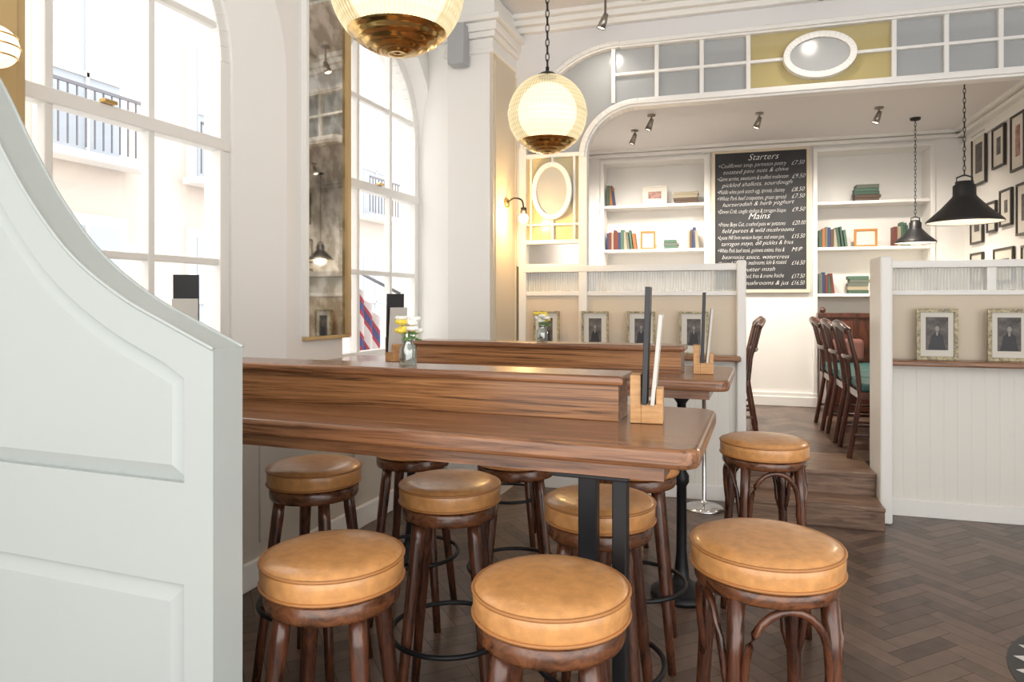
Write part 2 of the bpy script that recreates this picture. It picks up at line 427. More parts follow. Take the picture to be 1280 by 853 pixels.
# mirror on pier, hung very slightly turned
e = empty('antique_pier_mirror', (XW+0.012, 3.188, 0), math.radians(-3.4))
s = MB('mirror_glass', M['mirror']); s.box(0.005, 0.015, -0.165, 0.155, 1.16, 3.35); s.finish(e)
s = MB('frame', [M['ochre'], M['trim']])
s.box(-0.01, 0.03, -0.188, -0.165, 1.16, 3.36, 1); s.box(-0.01, 0.035, 0.155, 0.188, 1.16, 3.36, 0); s.box(-0.01, 0.03, -0.187, 0.187, 3.351, 3.372, 0)
s.box(-0.01, 0.03, -0.187, 0.187, 1.14, 1.159, 0)
s.finish(e, bevel=0.003)
s = MB('ochre_upright_board', M['ochre']); s.box(-2.26, -2.20, 1.36, 1.52, 1.16, 3.1); s.box(-2.20, -2.19, 1.39, 1.49, 1.25, 3.0); s.finish(bevel=0.006)  # plain ochre board added for a tan upright beside the window
e = empty('reflected_globe_standin', (-2.10, 1.36, 2.09))  # added globe and bracket in place of a pendant's mirror reflection
s = MB('globe', M['reflglobe']); s.sphere((0, 0, 0), 0.062, 16); s.finish(e)
s = MB('arm', M['brass']); s.rod((-0.01, 0, -0.055), (-0.08, 0, -0.07), 0.008); s.rod((-0.095, 0, -0.07), (-0.08, 0, -0.07), 0.03)
for zz in (-0.03, 0, 0.03):
    rr_ = math.sqrt(0.064**2-zz*zz); s.tube([(rr_*math.cos(t), rr_*math.sin(t), zz) for t in [2*pi*i/32 for i in range(32)]], 0.0025, closed=True)
s.finish(e)

# ------------------------------------------------------------------ ceilings
s = MB('ceiling', [M['ceil'], M['trim']])
s.box(-2.55, 3.4, -1.6, 5.15, ZC, ZC+0.1, 0)
s.finish()
s = MB('trim_3', M['trim'])
for (o, z0) in ((0.14, 3.37), (0.10, 3.33), (0.05, 3.28)): s.box(XW, XW+o, -1.6, 4.3, z0, z0+0.04)
for x in (-0.75, 1.2): s.box(x-0.03, x+0.03, -1.5, 4.7, 3.375, 3.40)
for y in (1.2, 3.9): s.box(-2.1, 3.3, y-0.03, y+0.03, 3.378, 3.40)
s.finish(bevel=0.006)
s = MB('ceiling_back', M['ceil']); s.box(-1.8, 2.05, 4.90, 7.9, 2.97, 3.05); s.finish(mw=MR)

# ------------------------------------------------------------------ back room shell (rear coordinates)
s = MB('wall_back', M['white'])
s.box(-1.8, 2.05, 7.78, 7.9, 0.2, 2.97)
s.box(-1.8, -1.485, 7.5, 7.78, 0.2, 2.97); s.box(-0.431, 0.664, 7.5, 7.78, 0.2, 2.97); s.box(1.665, 1.95, 7.5, 7.78, 0.2, 2.97)
s.box(-1.485, -0.431, 7.5, 7.78, 2.84, 2.97); s.box(0.664, 1.665, 7.5, 7.78, 2.84, 2.97)
s.box(-1.485, -0.431, 7.5, 7.78, 0.2, 1.1); s.box(0.664, 1.665, 7.5, 7.78, 0.2, 0.9)
s.finish(mw=MR)
s = MB('trim_4', M['trim'])
for (a, b_) in ((-1.485, -0.431), (0.664, 1.665)):
    s.box(a-0.04, a, 7.475, 7.51, 0.28, 2.88); s.box(b_, b_+0.04, 7.475, 7.51, 0.28, 2.88); s.box(a-0.04, b_+0.04, 7.476, 7.51, 2.84, 2.88)
for (o, z0) in ((0.10, 2.94), (0.06, 2.90)): s.box(-1.66, 1.945, 7.5-o, 7.5, z0, z0+0.035); s.box(1.945-o, 1.945, 4.95, 7.5, z0, z0+0.035)
s.box(1.92, 1.945, 4.95, 7.5, 2.80, 2.84)
s.box(-0.40, -0.375, 7.48, 7.5, 0.8, 2.9); s.box(0.62, 0.645, 7.48, 7.5, 0.8, 2.9)
s.finish(mw=MR, bevel=0.005)
s = MB('baseboard_back', M['trim']); s.box(-0.43, 0.664, 7.47, 7.5, 0.28, 0.42); s.box(-0.43, 0.664, 7.455, 7.5, 0.28, 0.38); s.finish(mw=MR, bevel=0.006)
s = MB('shelf_alcove', M['trim'])
for z in (2.385, 1.905, 1.42): s.box(-1.485, -0.431, 7.50, 7.78, z-0.03, z)
for z in (2.34, 1.885, 1.42, 0.93): s.box(0.664, 1.665, 7.50, 7.78, z-0.03, z)
s.finish(mw=MR, bevel=0.003)
s = MB('wall_right_back', M['white']); s.box(1.945, 2.05, 4.95, 7.5, 0.2, 2.97); s.finish(mw=MR)
s = MB('wall_left_back', M['white']); s.box(-1.8, -1.66, 4.95, 7.5, 0.2, 2.97); s.finish(mw=MR)
s = MB('wall_screen_side', M['white']); s.box(1.95, 3.4, 4.93, 5.0, 0, 2.72); s.finish(mw=MR)
s = MB('wall_right', M['white']); s.box(3.35, 3.45, 1.6, 5.1, 0, ZC); s.finish()

# ------------------------------------------------------------------ screen & transom beam
YA, YB = 4.84, 4.91
s = MB('wall_over_beam', M['ceil'])
s.box(-0.95, 3.45, YA+0.01, YB, 3.15, ZC)
oc = [(-0.95-0.71*math.sin(t), 2.45+0.70*math.cos(t)) for t in [pi/2*i/16 for i in range(17)]]
for i in range(16):
    p, q = oc[i], oc[i+1]
    s.add([(p[0], YA+0.01, p[1]), (p[0], YA+0.01, ZC), (q[0], YA+0.01, ZC), (q[0], YA+0.01, q[1])], [(0, 1, 2, 3)])
    s.add([(p[0], YB, p[1]), (p[0], YB, ZC), (q[0], YB, ZC), (q[0], YB, q[1])], [(0, 1, 2, 3)])
s.box(-1.75, -1.66, YA+0.01, YB, 1.6, ZC)
s.finish(mw=MR)
s = MB('trim_5', M['trim'])
for (o, z0) in ((0.12, 3.37), (0.08, 3.33), (0.04, 3.29)): s.box(-1.72, 3.4, YA-o, YA+0.01, z0, z0+0.04)
s.finish(mw=MR, bevel=0.005)

e = empty('glazed_transom_screen', mw=MR)
s = MB('frame', M['trim'])
inn = [(-0.83-0.385*math.sin(t), 2.37+0.36*math.cos(t)) for t in [pi/2*i/16 for i in range(17)]]
s.ribbon(inn, 0.06, YA-0.0105, YB+0.0105); s.ribbon(oc, 0.05, YA-0.0155, YB+0.011)
s.ribbon(inn, 0.03, YA-0.0305, YA); s.ribbon(oc, 0.025, YA-0.0355, YA)
s.box(-0.83, 3.2, YA-0.01, YB+0.01, 2.70, 2.76); s.box(-0.83, 3.2, YA-0.03, YA, 2.715, 2.745)
s.box(-0.95, 3.2, YA-0.015, YB+0.01, 3.12, 3.17); s.box(-0.95, 3.2, YA-0.035, YA, 3.133, 3.158)
s.box(-1.0, 3.2, YA, YB, 2.93, 2.95)
for x in (-1.0, -0.70, -0.40, -0.10, 0.77, 1.06, 1.35, 1.64, 1.93, 2.22, 2.5, 2.8, 3.1): s.box(x-0.014, x+0.014, YA+0.001, YB-0.001, 2.74, 3.14)
s.box(-1.245, -1.185, YA-0.01, YB+0.01, 0.0, 2.39)
s.box(-1.69, -1.635, YA-0.01, YB+0.01, 0.0, 2.47)
for z in (1.60, 1.775, 2.40): s.box(-1.66, -1.21, YA, YB, z-0.015, z+0.015)
for z in (1.90,): s.box(-1.66, -1.21, YA, YB, z-0.008, z+0.008)
for x in (-1.60, -1.28): s.box(x-0.008, x+0.008, YA+0.001, YB-0.001, 1.78, 2.40)
s.box(-1.448, -1.432, YA+0.001, YB-0.001, 1.78, 1.93); s.box(-1.448, -1.432, YA+0.001, YB-0.001, 2.34, 2.75)
s.finish(e, bevel=0.003)
s = MB('oval_frames', M['trim'])
ov = [(0.335+0.20*math.cos(2*pi*i/40), 2.94+0.13*math.sin(2*pi*i/40)) for i in range(40)]
s.ribbon(ov, 0.04, YA-0.03, YB+0.012, 'y', 0, True)
ov2 = [(-1.44+0.13*math.cos(2*pi*i/40), 2.14+0.19*math.sin(2*pi*i/40)) for i in range(40)]
s.ribbon(ov2, 0.035, YA-0.03, YB+0.012, 'y', 0, True)
s.finish(e, bevel=0.003)
yg = (YA+YB)/2
s = MB('grey_glass', M['greyglass'])
s.box(-1.0, -0.10, yg-.004, yg+.004, 2.75, 3.13); s.box(0.77, 3.2, yg-.004, yg+.004, 2.75, 3.13)
for i in range(16): s.prism([oc[i], oc[i+1], inn[i+1], inn[i]], yg-.003, yg+.003, 'y')
s.prism([(a[0], a[1]) for a in ov], YA-.008, YA-.002, 'y'); s.prism(ov2, YA-.008, YA-.002, 'y')
s.finish(e)
s = MB('amber_glass', [M['yelglass'], M['palegold']]); s.box(-0.10, 0.77, yg-.004, yg+.004, 2.75, 3.13, 0); s.box(-1.64, -1.24, yg-.005, yg+.005, 1.79, 2.42, 1); s.finish(e)
def reed(s, x0, x1, z0, z1, y, pitch=0.018):
    n = max(2, int((x1-x0)/pitch)); p = (x1-x0)/n
    for i in range(n):
        xs = [x0+p*i+p*k/4 for k in range(5)]
        for k in range(4):
            ya = y-0.005*math.sin(pi*k/4); yb_ = y-0.005*math.sin(pi*(k+1)/4)
            s.add([(xs[k], ya, z0), (xs[k+1], yb_, z0), (xs[k+1], yb_, z1), (xs[k], ya, z1)], [(0, 1, 2, 3)], 0, False)

def half_wall(name, x0, x1, posts, endx):
    e = empty(name, mw=MR)
    s = MB('panels', [M['beige'], M['tg'], M['trim']])
    s.box(x0, x1, YA+0.015, YB-0.01, 0.98, 1.41, 0)
    s.box(x0, x1, YA+0.01, YB-0.011, 0.0, 0.98, 1)
    s.box(x0, x1, YA-0.005, YB, 0.0, 0.10, 2)
    s.box(x0, x1, YA, YB, 1.385, 1.415, 2); s.box(x0, x1, YA-0.012, YB+0.012, 1.555, 1.60, 2)
    for p in posts: s.box(p-0.025, p+0.025, YA+0.001, YB-0.001, 1.40, 1.57, 2)
    s.finish(e, bevel=0.003)
    g = MB('reeded_glass', M['reed'])
    pp = [x0]+posts+[x1]
    for a, b_ in zip(pp[:-1], pp[1:]): reed(g, a+0.01, b_-0.01, 1.41, 1.56, yg)
    g.finish(e)
    g = MB('drinks_ledge', M['oak']); g.box(x0, x1, YA-0.14, YA+0.009, 0.95, 0.985); g.finish(e, bevel=0.01)
    g = MB('end_post', M['trim']); g.box(*endx, 0.0, 1.62); g.finish(e, bevel=0.012)
half_wall('half_wall_screen', -1.66, -0.15, [-1.215], (-0.175, -0.115, 4.80, 4.93))
half_wall('half_wall_screen', 0.70, 3.3, [1.30, 1.9, 2.5], (0.645, 0.715, 4.62, 4.93))

# ------------------------------------------------------------------ pictures
def picture(name, w, h, fm, mw, inner='print', fw=0.02, mountw=0.035, portrait=False):
    e = empty(name, mw=mw)
    s = MB('frame', [fm, M['mount'], M[inner], M['skinprint'], M['menublack']])
    s.box(-w/2, w/2, -0.02, 0, 0, fw); s.box(-w/2, w/2, -0.02, 0, h-fw, h); s.box(-w/2, -w/2+fw, -0.02, 0, fw, h-fw); s.box(w/2-fw, w/2, -0.02, 0, fw, h-fw)
    s.box(-w/2+fw, w/2-fw, -0.010, -0.002, fw, h-fw, 1)
    a = w/2-fw-mountw; z0 = fw+mountw*1.3; z1 = h-fw-mountw
    s.box(-a, a, -0.012, -0.0095, z0, z1, 2)
    if portrait:
        zc = (z0+z1)/2
        s.prism([(a*0.20*math.cos(t), zc+0.03+a*0.27*math.sin(t)) for t in [2*pi*i/20 for i in range(20)]], -0.0145, -0.0118, 'y', 3)
        s.prism([(-a*0.75, z0+0.004), (a*0.75, z0+0.004), (a*0.5, zc-0.015), (a*0.12, zc+0.010), (-a*0.12, zc+0.010), (-a*0.5, zc-0.015)], -0.0138, -0.0117, 'y', 4)
        s.prism([(-a*0.08, zc-0.012), (a*0.08, zc-0.012), (a*0.12, zc+0.012), (-a*0.12, zc+0.012)], -0.0143, -0.0118, 'y', 3)
    s.finish(e, bevel=0.002)
    return e
for x in (0.99, 1.37, 1.75): picture('portrait_picture', 0.225, 0.315, M['gilt'], rear(x, 4.79, 0.986), portrait=True, fw=0.022, mountw=0.030)
for x in (-1.47, -1.12, -0.80, -0.45): picture('portrait_picture', 0.19, 0.29, M['gilt'], rear(x, 4.80, 0.986), portrait=True, fw=0.014, mountw=0.036)
for (y, z, w, h, inn_) in ((7.05, 2.38, 0.34, 0.46, 'print'), (6.6, 2.45, 0.26, 0.34, 'print'), (6.22, 2.36, 0.26, 0.44, 'redprint'), (5.75, 2.42, 0.34, 0.42, 'redprint'),
                          (7.1, 1.86, 0.3, 0.32, 'print'), (6.75, 1.93, 0.2, 0.26, 'redprint'), (6.45, 1.95, 0.24, 0.3, 'print'), (6.1, 1.85, 0.28, 0.4, 'print'), (5.7, 1.9, 0.3, 0.38, 'print'),
                          (7.1, 1.5, 0.3, 0.28, 'print'), (6.5, 1.5, 0.4, 0.28, 'print'), (5.95, 1.45, 0.4, 0.32, 'redprint')):
    picture('framed_picture', w, h, M['blackf'], rear(1.94, y, z, -pi/2), inn_, 0.018, 0.07)

# ------------------------------------------------------------------ chalkboard
e = empty('chalkboard_menu', mw=rear(0.12, 7.49, 1.455))
s = MB('frame', [M['board'], M['cream']])
s.box(-0.44, 0.44, -0.012, 0, 0.01, 1.42, 0)
s.box(-0.475, -0.44, -0.03, 0.005, -0.02, 1.45, 1); s.box(0.44, 0.475, -0.03, 0.005, -0.02, 1.45, 1); s.box(-0.475, 0.475, -0.031, 0.005, 1.42, 1.455, 1); s.box(-0.475, 0.475, -0.031, 0.005, -0.025, 0.01, 1)
s.finish(e, bevel=0.003)
lines = [('Starters', ''), ('+Cauliflower soup, parmesan pastry', '£7.50'), ('   toasted pine nuts & chive', ''), ('+Game terrine, sweetcorn & truffled mushroom', '£9.50'), ('   pickled shallots, sourdough', ''), ('+Middle white pork scotch egg, sprouts, chutney', '£8.50'),
         ('+White Park beef croquettes, green spread', '£7.50'), ('   horseradish & herb yoghurt', ''), ('+Devon Crab, caught shallots & tarragon bisque', '£9.50'), ('Mains', ''),
         ('+Prime Boys Cut, crushed peas w/ potatoes', '£20.00'), ('   field purees & wild mushrooms', ''), ('+Lyons Hill farm venison burger, red onion jam,', '£15.50'), ('   tarragon mayo, dill pickles & fries', ''),
         ('+White Park beef steak, guinness onions, fries &', 'M/P'), ('   bearnaise sauce, watercress', ''), ('+Venison & Game Pie, mushrooms, kale & roasted', '£16.50'), ('   carrots, butter mash', ''), ('+Cod, Creole poached, fries & creme fraiche', '£17.50'), ('   brandy, mushrooms & jus', '£16.50')]
texts = []
for i, (a, p) in enumerate(lines):
    for (txt, x) in ((a, -0.42), (p, 0.30)):
        if not txt: continue
        c = bpy.data.curves.new('chalk_text', 'FONT'); c.body = txt; big = txt in ('Starters', 'Mains')
        c.size = 0.092 if big else 0.062; c.shear = 0.4; c.offset = -0.0011; c.resolution_u = 2
        c.materials.append(M['chalk'])
        t = bpy.data.objects.new('chalk_text', c); COL.objects.link(t); t.parent = e
        t.location = (-0.12 if big else x+random.uniform(-.006, .006), -0.0135, 1.338-i*0.0675); t.rotation_euler = (pi/2, random.uniform(-0.02, 0.004), 0)
        texts.append((t, 0.3 if big else (0.70*random.uniform(.9, 1) if x < 0 else 0.125)))
bpy.context.view_layer.update()
for t, mxw in texts:
    if t.dimensions.x > mxw: t.scale.x = mxw/t.dimensions.x

# ------------------------------------------------------------------ books & shelf items
bookcols = [(0.05, 0.10, 0.07), (0.07, 0.14, 0.10), (0.03, 0.05, 0.14), (0.16, 0.04, 0.03), (0.34, 0.13, 0.04), (0.36, 0.31, 0.22), (0.10, 0.06, 0.04), (0.13, 0.15, 0.12)]
bm_ = [mat('book_cloth_%d' % i, c, 0.6) for i, c in enumerate(bookcols)]
bpaper = mat('book_pages', (0.46, 0.40, 0.30), 0.8)
def book_row(x, z, w, h=0.2, y=7.53, lean=True):
    s = MB('row_of_books', bm_+[bpaper]); cx = 0
    while cx < w:
        t = random.uniform(0.02, 0.038); hh = h*random.uniform(0.85, 1.08); mi = random.choice([0, 1, 2, 3, 4, 5, 5, 6, 7, 1, 0])
        xf = Matrix.Translation((cx, 0, 0)) @ (Matrix.Rotation(-0.12, 4, 'Y') if (lean and cx > w*0.7) else Matrix.Identity(4))
        s.box(0, t-0.002, 0, 0.14, 0, hh, mi, xf); s.box(0.003, t-0.005, 0.004, 0.137, hh-0.001, hh+0.0008, len(bm_), xf)
        cx += t+(0.008 if lean and cx > w*0.7 else 0)
    s.finish(mw=rear(x, y, z+0.001), bevel=0.0015)
def book_stack(x, z, w=0.22, n=4, y=7.54):
    s = MB('stack_of_books', bm_+[bpaper]); cz = 0
    for i in range(n):
        t = random.uniform(0.026, 0.038); mi = random.choice([0, 1, 5, 6, 7, 6]); ww = w*random.uniform(0.8, 1); o = random.uniform(-0.01, 0.01)
        s.box(o-ww/2, o+ww/2, 0, 0.15, cz, cz+t-0.002, mi); s.box(o+ww/2-0.001, o+ww/2+0.001, 0.003, 0.147, cz+0.004, cz+t-0.006, len(bm_)); cz += t
    s.finish(mw=rear(x, y, z+0.001), bevel=0.002)
book_row(-1.46, 1.905, 0.30); book_row(-1.46, 2.385, 0.09, 0.22); book_stack(-0.78, 1.905, 0.16, 3); book_row(-0.60, 1.905, 0.11, 0.21)
book_stack(-0.62, 2.385, 0.26, 4)
book_row(0.68, 1.885, 0.25); book_row(1.36, 1.885, 0.14, 0.22); book_stack(1.13, 2.34, 0.24, 5); book_row(0.68, 1.42, 0.15); book_stack(1.05, 1.42, 0.2, 5)
picture('framed_print', 0.26, 0.21, M['mount'], rear(-0.95, 7.62, 2.386), 'redprint', 0.015, 0.045)
picture('framed_print', 0.16, 0.20, M['goldf'], rear(-1.02, 7.60, 1.906), 'mount', 0.02, 0.03)
picture('framed_print', 0.21, 0.18, M['goldf'], rear(1.12, 7.60, 1.886), 'mount', 0.02, 0.03)

# ------------------------------------------------------------------ tables
def bar_table(y0, y1, xr, rl, rr, yr0):
    e = empty('high_bar_table')
    r_ = 0.05; xl = XW+0.04
    poly = [(xl, y0)]+[(xr-r_+r_*math.sin(t), y0+r_-r_*math.cos(t)) for t in [pi/2*i/6 for i in range(7)]]+[(xr-r_+r_*math.cos(t), y1-r_+r_*math.sin(t)) for t in [pi/2*i/6 for i in range(7)]]+[(xl, y1)]
    s = MB('table_top', M['oak']); s.prism(poly, 0.985, 1.03, 'z'); s.finish(e, bevel=0.012, bseg=3)
    s = MB('apron', M['oak']); s.box(xl, xr-0.08, y0+0.06, y1-0.06, 0.945, 0.987); s.finish(e)
    s = MB('riser', M['oak_riser']); s.box(rl, rr, yr0, yr0+0.13, 1.029, 1.127); s.finish(e, bevel=0.003)
    s = MB('riser_cap', M['oak']); s.box(rl-0.012, rr+0.015, yr0-0.02, yr0+0.15, 1.126, 1.152); s.finish(e, bevel=0.010, bseg=3)
    return e
t1 = bar_table(1.50, 2.12, -0.13, -2.20, -0.36, 1.80)
s = MB('steel_legs', M['black'])
for (x, y, w) in ((-0.315, 1.60, 0.034), (-0.44, 1.80, 0.05), (-1.95, 1.80, 0.05)):
    s.box(x-w/2, x+w/2, y-0.02, y+0.02, 0.02, 0.95)
s.box(-0.48, -0.28, 1.56, 2.02, 0.0, 0.02); s.box(-2.0, -1.9, 1.56, 2.02, 0.0, 0.02); s.box(-0.47, -0.29, 1.56, 2.02, 0.935, 0.944)
s.finish(t1, bevel=0.003)
t2 = bar_table(2.85, 3.50, -0.13, -1.64, -0.34, 3.08)
s = MB('cast_iron_pedestal', M['black'])
for x in (-0.355, -1.75):
    s.lathe([(0.001, 0), (0.14, 0), (0.14, 0.02), (0.11, 0.035), (0.06, 0.055), (0.035, 0.08), (0.03, 0.14), (0.024, 0.2), (0.022, 0.5), (0.034, 0.52), (0.034, 0.55), (0.022, 0.57), (0.022, 0.64), (0.036, 0.66), (0.03, 0.69), (0.02, 0.72), (0.02, 0.88), (0.05, 0.92), (0.05, 0.947), (0.001, 0.947)], 24, 0, (x, 3.23, 0))
s.finish(t2)

def menu_holder(x, y, z, rot=0, k=1.0):
    e = empty('menu_holder', (x, y, z+0.001), rot)
    s = MB('block', M['lightwood']); s.box(-0.042, -0.014, -0.035, 0.035, 0, 0.125*k); s.box(-0.014, 0.042, -0.035, 0.035, 0, 0.05); s.box(0.024, 0.042, -0.035, 0.035, 0.05, 0.09*k); s.finish(e, bevel=0.002)
    s = MB('menu_cards', [M['menublack'], M['paper']])
    s.box(-0.013, 0.0, -0.05, 0.05, 0.05, 0.355*k, 0, Matrix.Rotation(0.03, 4, 'Y')); s.box(0.006, 0.016, -0.05, 0.05, 0.05, 0.285*k, 1, Matrix.Rotation(0.09, 4, 'Y')); s.finish(e, bevel=0.0015)
menu_holder(-0.29, 1.83, 1.03, 0.1)
menu_holder(-0.25, 3.12, 1.03, 0.1)
menu_holder(-1.83, 3.2, 1.03, -0.5)
menu_holder(-2.305, 2.27, 0.955, -0.9, 1.42)

def vase(x, y, z, k=1.0):
    e = empty('flower_vase', (x, y, z))
    s = MB('glass_jar', M['vaseglass'])
    s.lathe([(0.001, 0.0), (0.026*k, 0), (0.028*k, 0.004), (0.028*k, 0.05*k), (0.018*k, 0.064*k), (0.018*k, 0.075*k), (0.022*k, 0.083*k), (0.018*k, 0.083*k), (0.015*k, 0.064*k), (0.025*k, 0.05*k), (0.025*k, 0.006), (0.001, 0.006)], 24)
    s.finish(e)
    s = MB('flowers', [M['stemgreen'], M['petalw'], M['petaly']])
    random.seed(int(abs(x)*100+y*10) % 97)
    for i in range(11):
        a = random.uniform(0, 2*pi); r_ = random.uniform(0.008, 0.036)*k; h = random.uniform(0.095, 0.14)*k
        top = Vector((r_*math.cos(a), r_*math.sin(a), h))
        s.tube([(0.3*top.x, 0.3*top.y, 0.01), (0.4*top.x, 0.4*top.y, 0.07*k), tuple(top)], 0.0013, 6)
        mi = 1 if i % 3 else 2
        s.sphere(top, 0.010*k, 6, 2, (1, 1, 0.8))
        for p in range(9):
            b_ = 2*pi*p/9; s.sphere(top+Vector((0.012*k*math.cos(b_), 0.012*k*math.sin(b_), 0.003)), 0.0085*k, 4, mi, (1, 1, 0.9))
        s.sphere(top*0.8+Vector((0.01, 0, -0.005)), 0.009*k, 4, 0, (1.6, 0.6, 0.3))
    s.finish(e)
vase(-1.03, 1.88, 1.153); vase(-1.0, 3.15, 1.153, 1.0)

# ------------------------------------------------------------------ stools
def cushion(e, R, zt):
    s = MB('seat_cushion', [M['leather'], M['leather_pipe']])
    s.lathe([(0.0001, zt), (R*0.4, zt-0.001), (R*0.75, zt-0.004), (R*0.9, zt-0.009), (R*0.975, zt-0.017), (R, zt-0.022), (R*1.005, zt-0.04), (R*1.0, zt-0.062), (R*0.985, zt-0.074), (R*0.9, zt-0.078), (0.0001, zt-0.078)], 56)
    for z in (zt-0.0205, zt-0.070):
        s.tube([(R*1.0*math.cos(2*pi*i/56), R*1.0*math.sin(2*pi*i/56), z) for i in range(56)], 0.004, 6, True, 1)
    s.finish(e)
def bar_stool(x, y, rot=0.0):
    e = empty('bar_stool', (x, y, 0), rot); R = 0.165; zt = 0.768
    cushion(e, R, zt)
    s = MB('seat_apron', M['seatring']); R2 = 0.157
    s.lathe([(0.0001, zt-0.079), (R2*0.97, zt-0.079), (R2, zt-0.084), (R2, zt-0.112), (R2*0.98, zt-0.121), (R2*0.85, zt-0.123), (0.0001, zt-0.123)], 48); s.finish(e)
    s = MB('legs', M['darkwood'])
    for k in range(4):
        a = pi/4+k*pi/2; c, d = math.cos(a), math.sin(a)
        p1 = Vector((0.122*c, 0.122*d, zt-0.12)); p0 = Vector((0.205*c, 0.205*d, 0.0)); L_ = (p1-p0).length
        s.rod(p0, p1, 0, 0, 12, 0, [(0.015, 0), (0.0165, L_*0.3), (0.020, L_*0.7), (0.022, L_*0.9), (0.020, L_)])
    s.finish(e)
    s = MB('foot_ring', M['black']); rr = 0.205-(0.083)*(0.27/0.65)+0.022
    s.tube([(rr*math.cos(2*pi*i/48), rr*math.sin(2*pi*i/48), 0.27) for i in range(48)], 0.0085, 8, True); s.finish(e)
for (x, y, r_) in ((-0.958, 1.385, 0.25), (-0.423, 1.395, 0.15), (-1.533, 2.10, 0.1), (-0.972, 2.06, 0.3), (-0.466, 2.04, 0.05), (-1.42, 2.64, 0.2), (-0.95, 2.64, 0.4), (-0.47, 2.66, 0.1), (-1.35, 3.62, 0.3), (-0.75, 3.64, 0.0)):
    bar_stool(x, y, r_)
def bentwood_stool(x, y, rot=0.0):
    e = empty('bentwood_stool', (x, y, 0), rot); R = 0.176; zt = 0.782
    cushion(e, R, zt)
    s = MB('seat_apron', M['seatring']); R2 = 0.168
    s.lathe([(0.0001, zt-0.079), (R2*0.98, zt-0.079), (R2, zt-0.083), (R2, zt-0.105), (R2*0.97, zt-0.112), (0.0001, zt-0.112)], 48); s.finish(e)
    s = MB('legs', M['darkwood']); z1 = zt-0.1
    tp = []
    for k in range(4):
        a = pi/4+k*pi/2; c, d = math.cos(a), math.sin(a)
        p1 = Vector((0.148*c, 0.148*d, z1)); p0 = Vector((0.19*c, 0.19*d, 0)); L_ = (p1-p0).length; tp.append((p0, p1))
        s.rod(p0, p1, 0, 0, 12, 0, [(0.013, 0), (0.017, L_*0.35), (0.019, L_*0.8), (0.02, L_)])
    for k in range(4):
        a0, a1 = tp[k]; b0, b1 = tp[(k+1) % 4]
        A = a0.lerp(a1, 0.60); B_ = b0.lerp(b1, 0.60)
        pts = []
        for i in range(17):
            t = i/16; p = A.lerp(B_, (1-math.cos(pi*t))/2*0.76+0.12) if 0 < i < 16 else (A if i == 0 else B_)
            p = Vector(p); bul = math.sin(pi*t)**0.7
            hor = Vector((p.x, p.y, 0)); hor = hor.normalized()*(hor.length*(1+0.28*bul))
            pts.append((hor.x, hor.y, A.z+(z1-0.02-A.z)*bul))
        s.tube(pts, 0.0095, 8)
    s.finish(e)
    s = MB('foot_hoop', M['darkwood']); rr = 0.155
    s.tube([(rr*math.cos(2*pi*i/48), rr*math.sin(2*pi*i/48), 0.24) for i in range(48)], 0.011, 8, True); s.finish(e)
bentwood_stool(0.004, 1.78, 0.35); bentwood_stool(0.0, 3.07, 0.3)

e = empty('chrome_barrier_post', (-0.366, 4.62, 0))
s = MB('post', M['chrome']); s.lathe([(0.001, 0), (0.125, 0), (0.125, 0.008), (0.11, 0.02), (0.04, 0.035), (0.02, 0.05), (0.014, 0.06), (0.014, 0.88), (0.02, 0.885), (0.02, 0.92), (0.001, 0.93)], 32); s.finish(e)

# ------------------------------------------------------------------ foreground partition
prof = smooth_pts([(-2.25, 2.20), (-2.05, 2.16), (-1.88, 2.05), (-1.725, 1.88), (-1.615, 1.715), (-1.51, 1.575), (-1.385, 1.45), (-1.243, 1.36), (-1.111, 1.302), (-1.0, 1.256)], 6)
e = empty('curved_booth_partition')
s = MB('core', M['part'])
def colfill(s, top, zb, y0, y1):
    for i in range(len(top)-1):
        p, q = top[i], top[i+1]
        s.add([(p[0], y0, zb), (q[0], y0, zb), (q[0], y0, q[1]), (p[0], y0, p[1])], [(0, 1, 2, 3)])
        s.add([(p[0], y1, zb), (q[0], y1, zb), (q[0], y1, q[1]), (p[0], y1, p[1])], [(3, 2, 1, 0)])
        s.add([(p[0], y0, p[1]), (q[0], y0, q[1]), (q[0], y1, q[1]), (p[0], y1, p[1])], [(0, 1, 2, 3)])
    q = top[-1]; s.add([(q[0], y0, zb), (q[0], y1, zb), (q[0], y1, q[1]), (q[0], y0, q[1])], [(0, 1, 2, 3)])
colfill(s, prof, 0.0, 1.066, 1.13); s.finish(e)
s = MB('stiles_and_rails', M['part'])
def offs(pts, d):
    out = []
    for i, p in enumerate(pts):
        a = pts[max(i-1, 0)]; b_ = pts[min(i+1, len(pts)-1)]
        v = Vector((b_[0]-a[0], b_[1]-a[1])).normalized(); out.append((p[0]+v.y*d, p[1]-v.x*d))
    return out
low = offs(prof, 0.075)
def zprof(x):
    for p, q in zip(prof[:-1], prof[1:]):
        if p[0] <= x <= q[0]: return p[1]+(q[1]-p[1])*(x-p[0])/(q[0]-p[0])
    return prof[-1][1]
XS = -1.072
for i in range(len(prof)-1):
    if low[i+1][0] < XS and prof[i+1][0] < XS:
        s.prism([prof[i], prof[i+1], low[i+1], low[i]], 1.0502, 1.0658, 'y'); last = i+1
zs = zprof(XS)
s.prism([prof[last], (XS, zs), (XS, low[last][1]-0.028), low[last]], 1.0502, 1.0658, 'y')
s.prism([(XS, 0.0), (-1.0, 0.0), (-1.0, prof[-1][1]), (XS, zs)], 1.050, 1.0659, 'y')
s.box(-2.17, XS, 1.0502, 1.0657, 0.79, 0.99); s.box(-2.17, XS, 1.0502, 1.0657, 0.0, 0.14); s.box(-2.25, -2.171, 1.0504, 1.0656, 0, 2.05)
s.finish(e)
s = MB('raised_fields', M['part'])
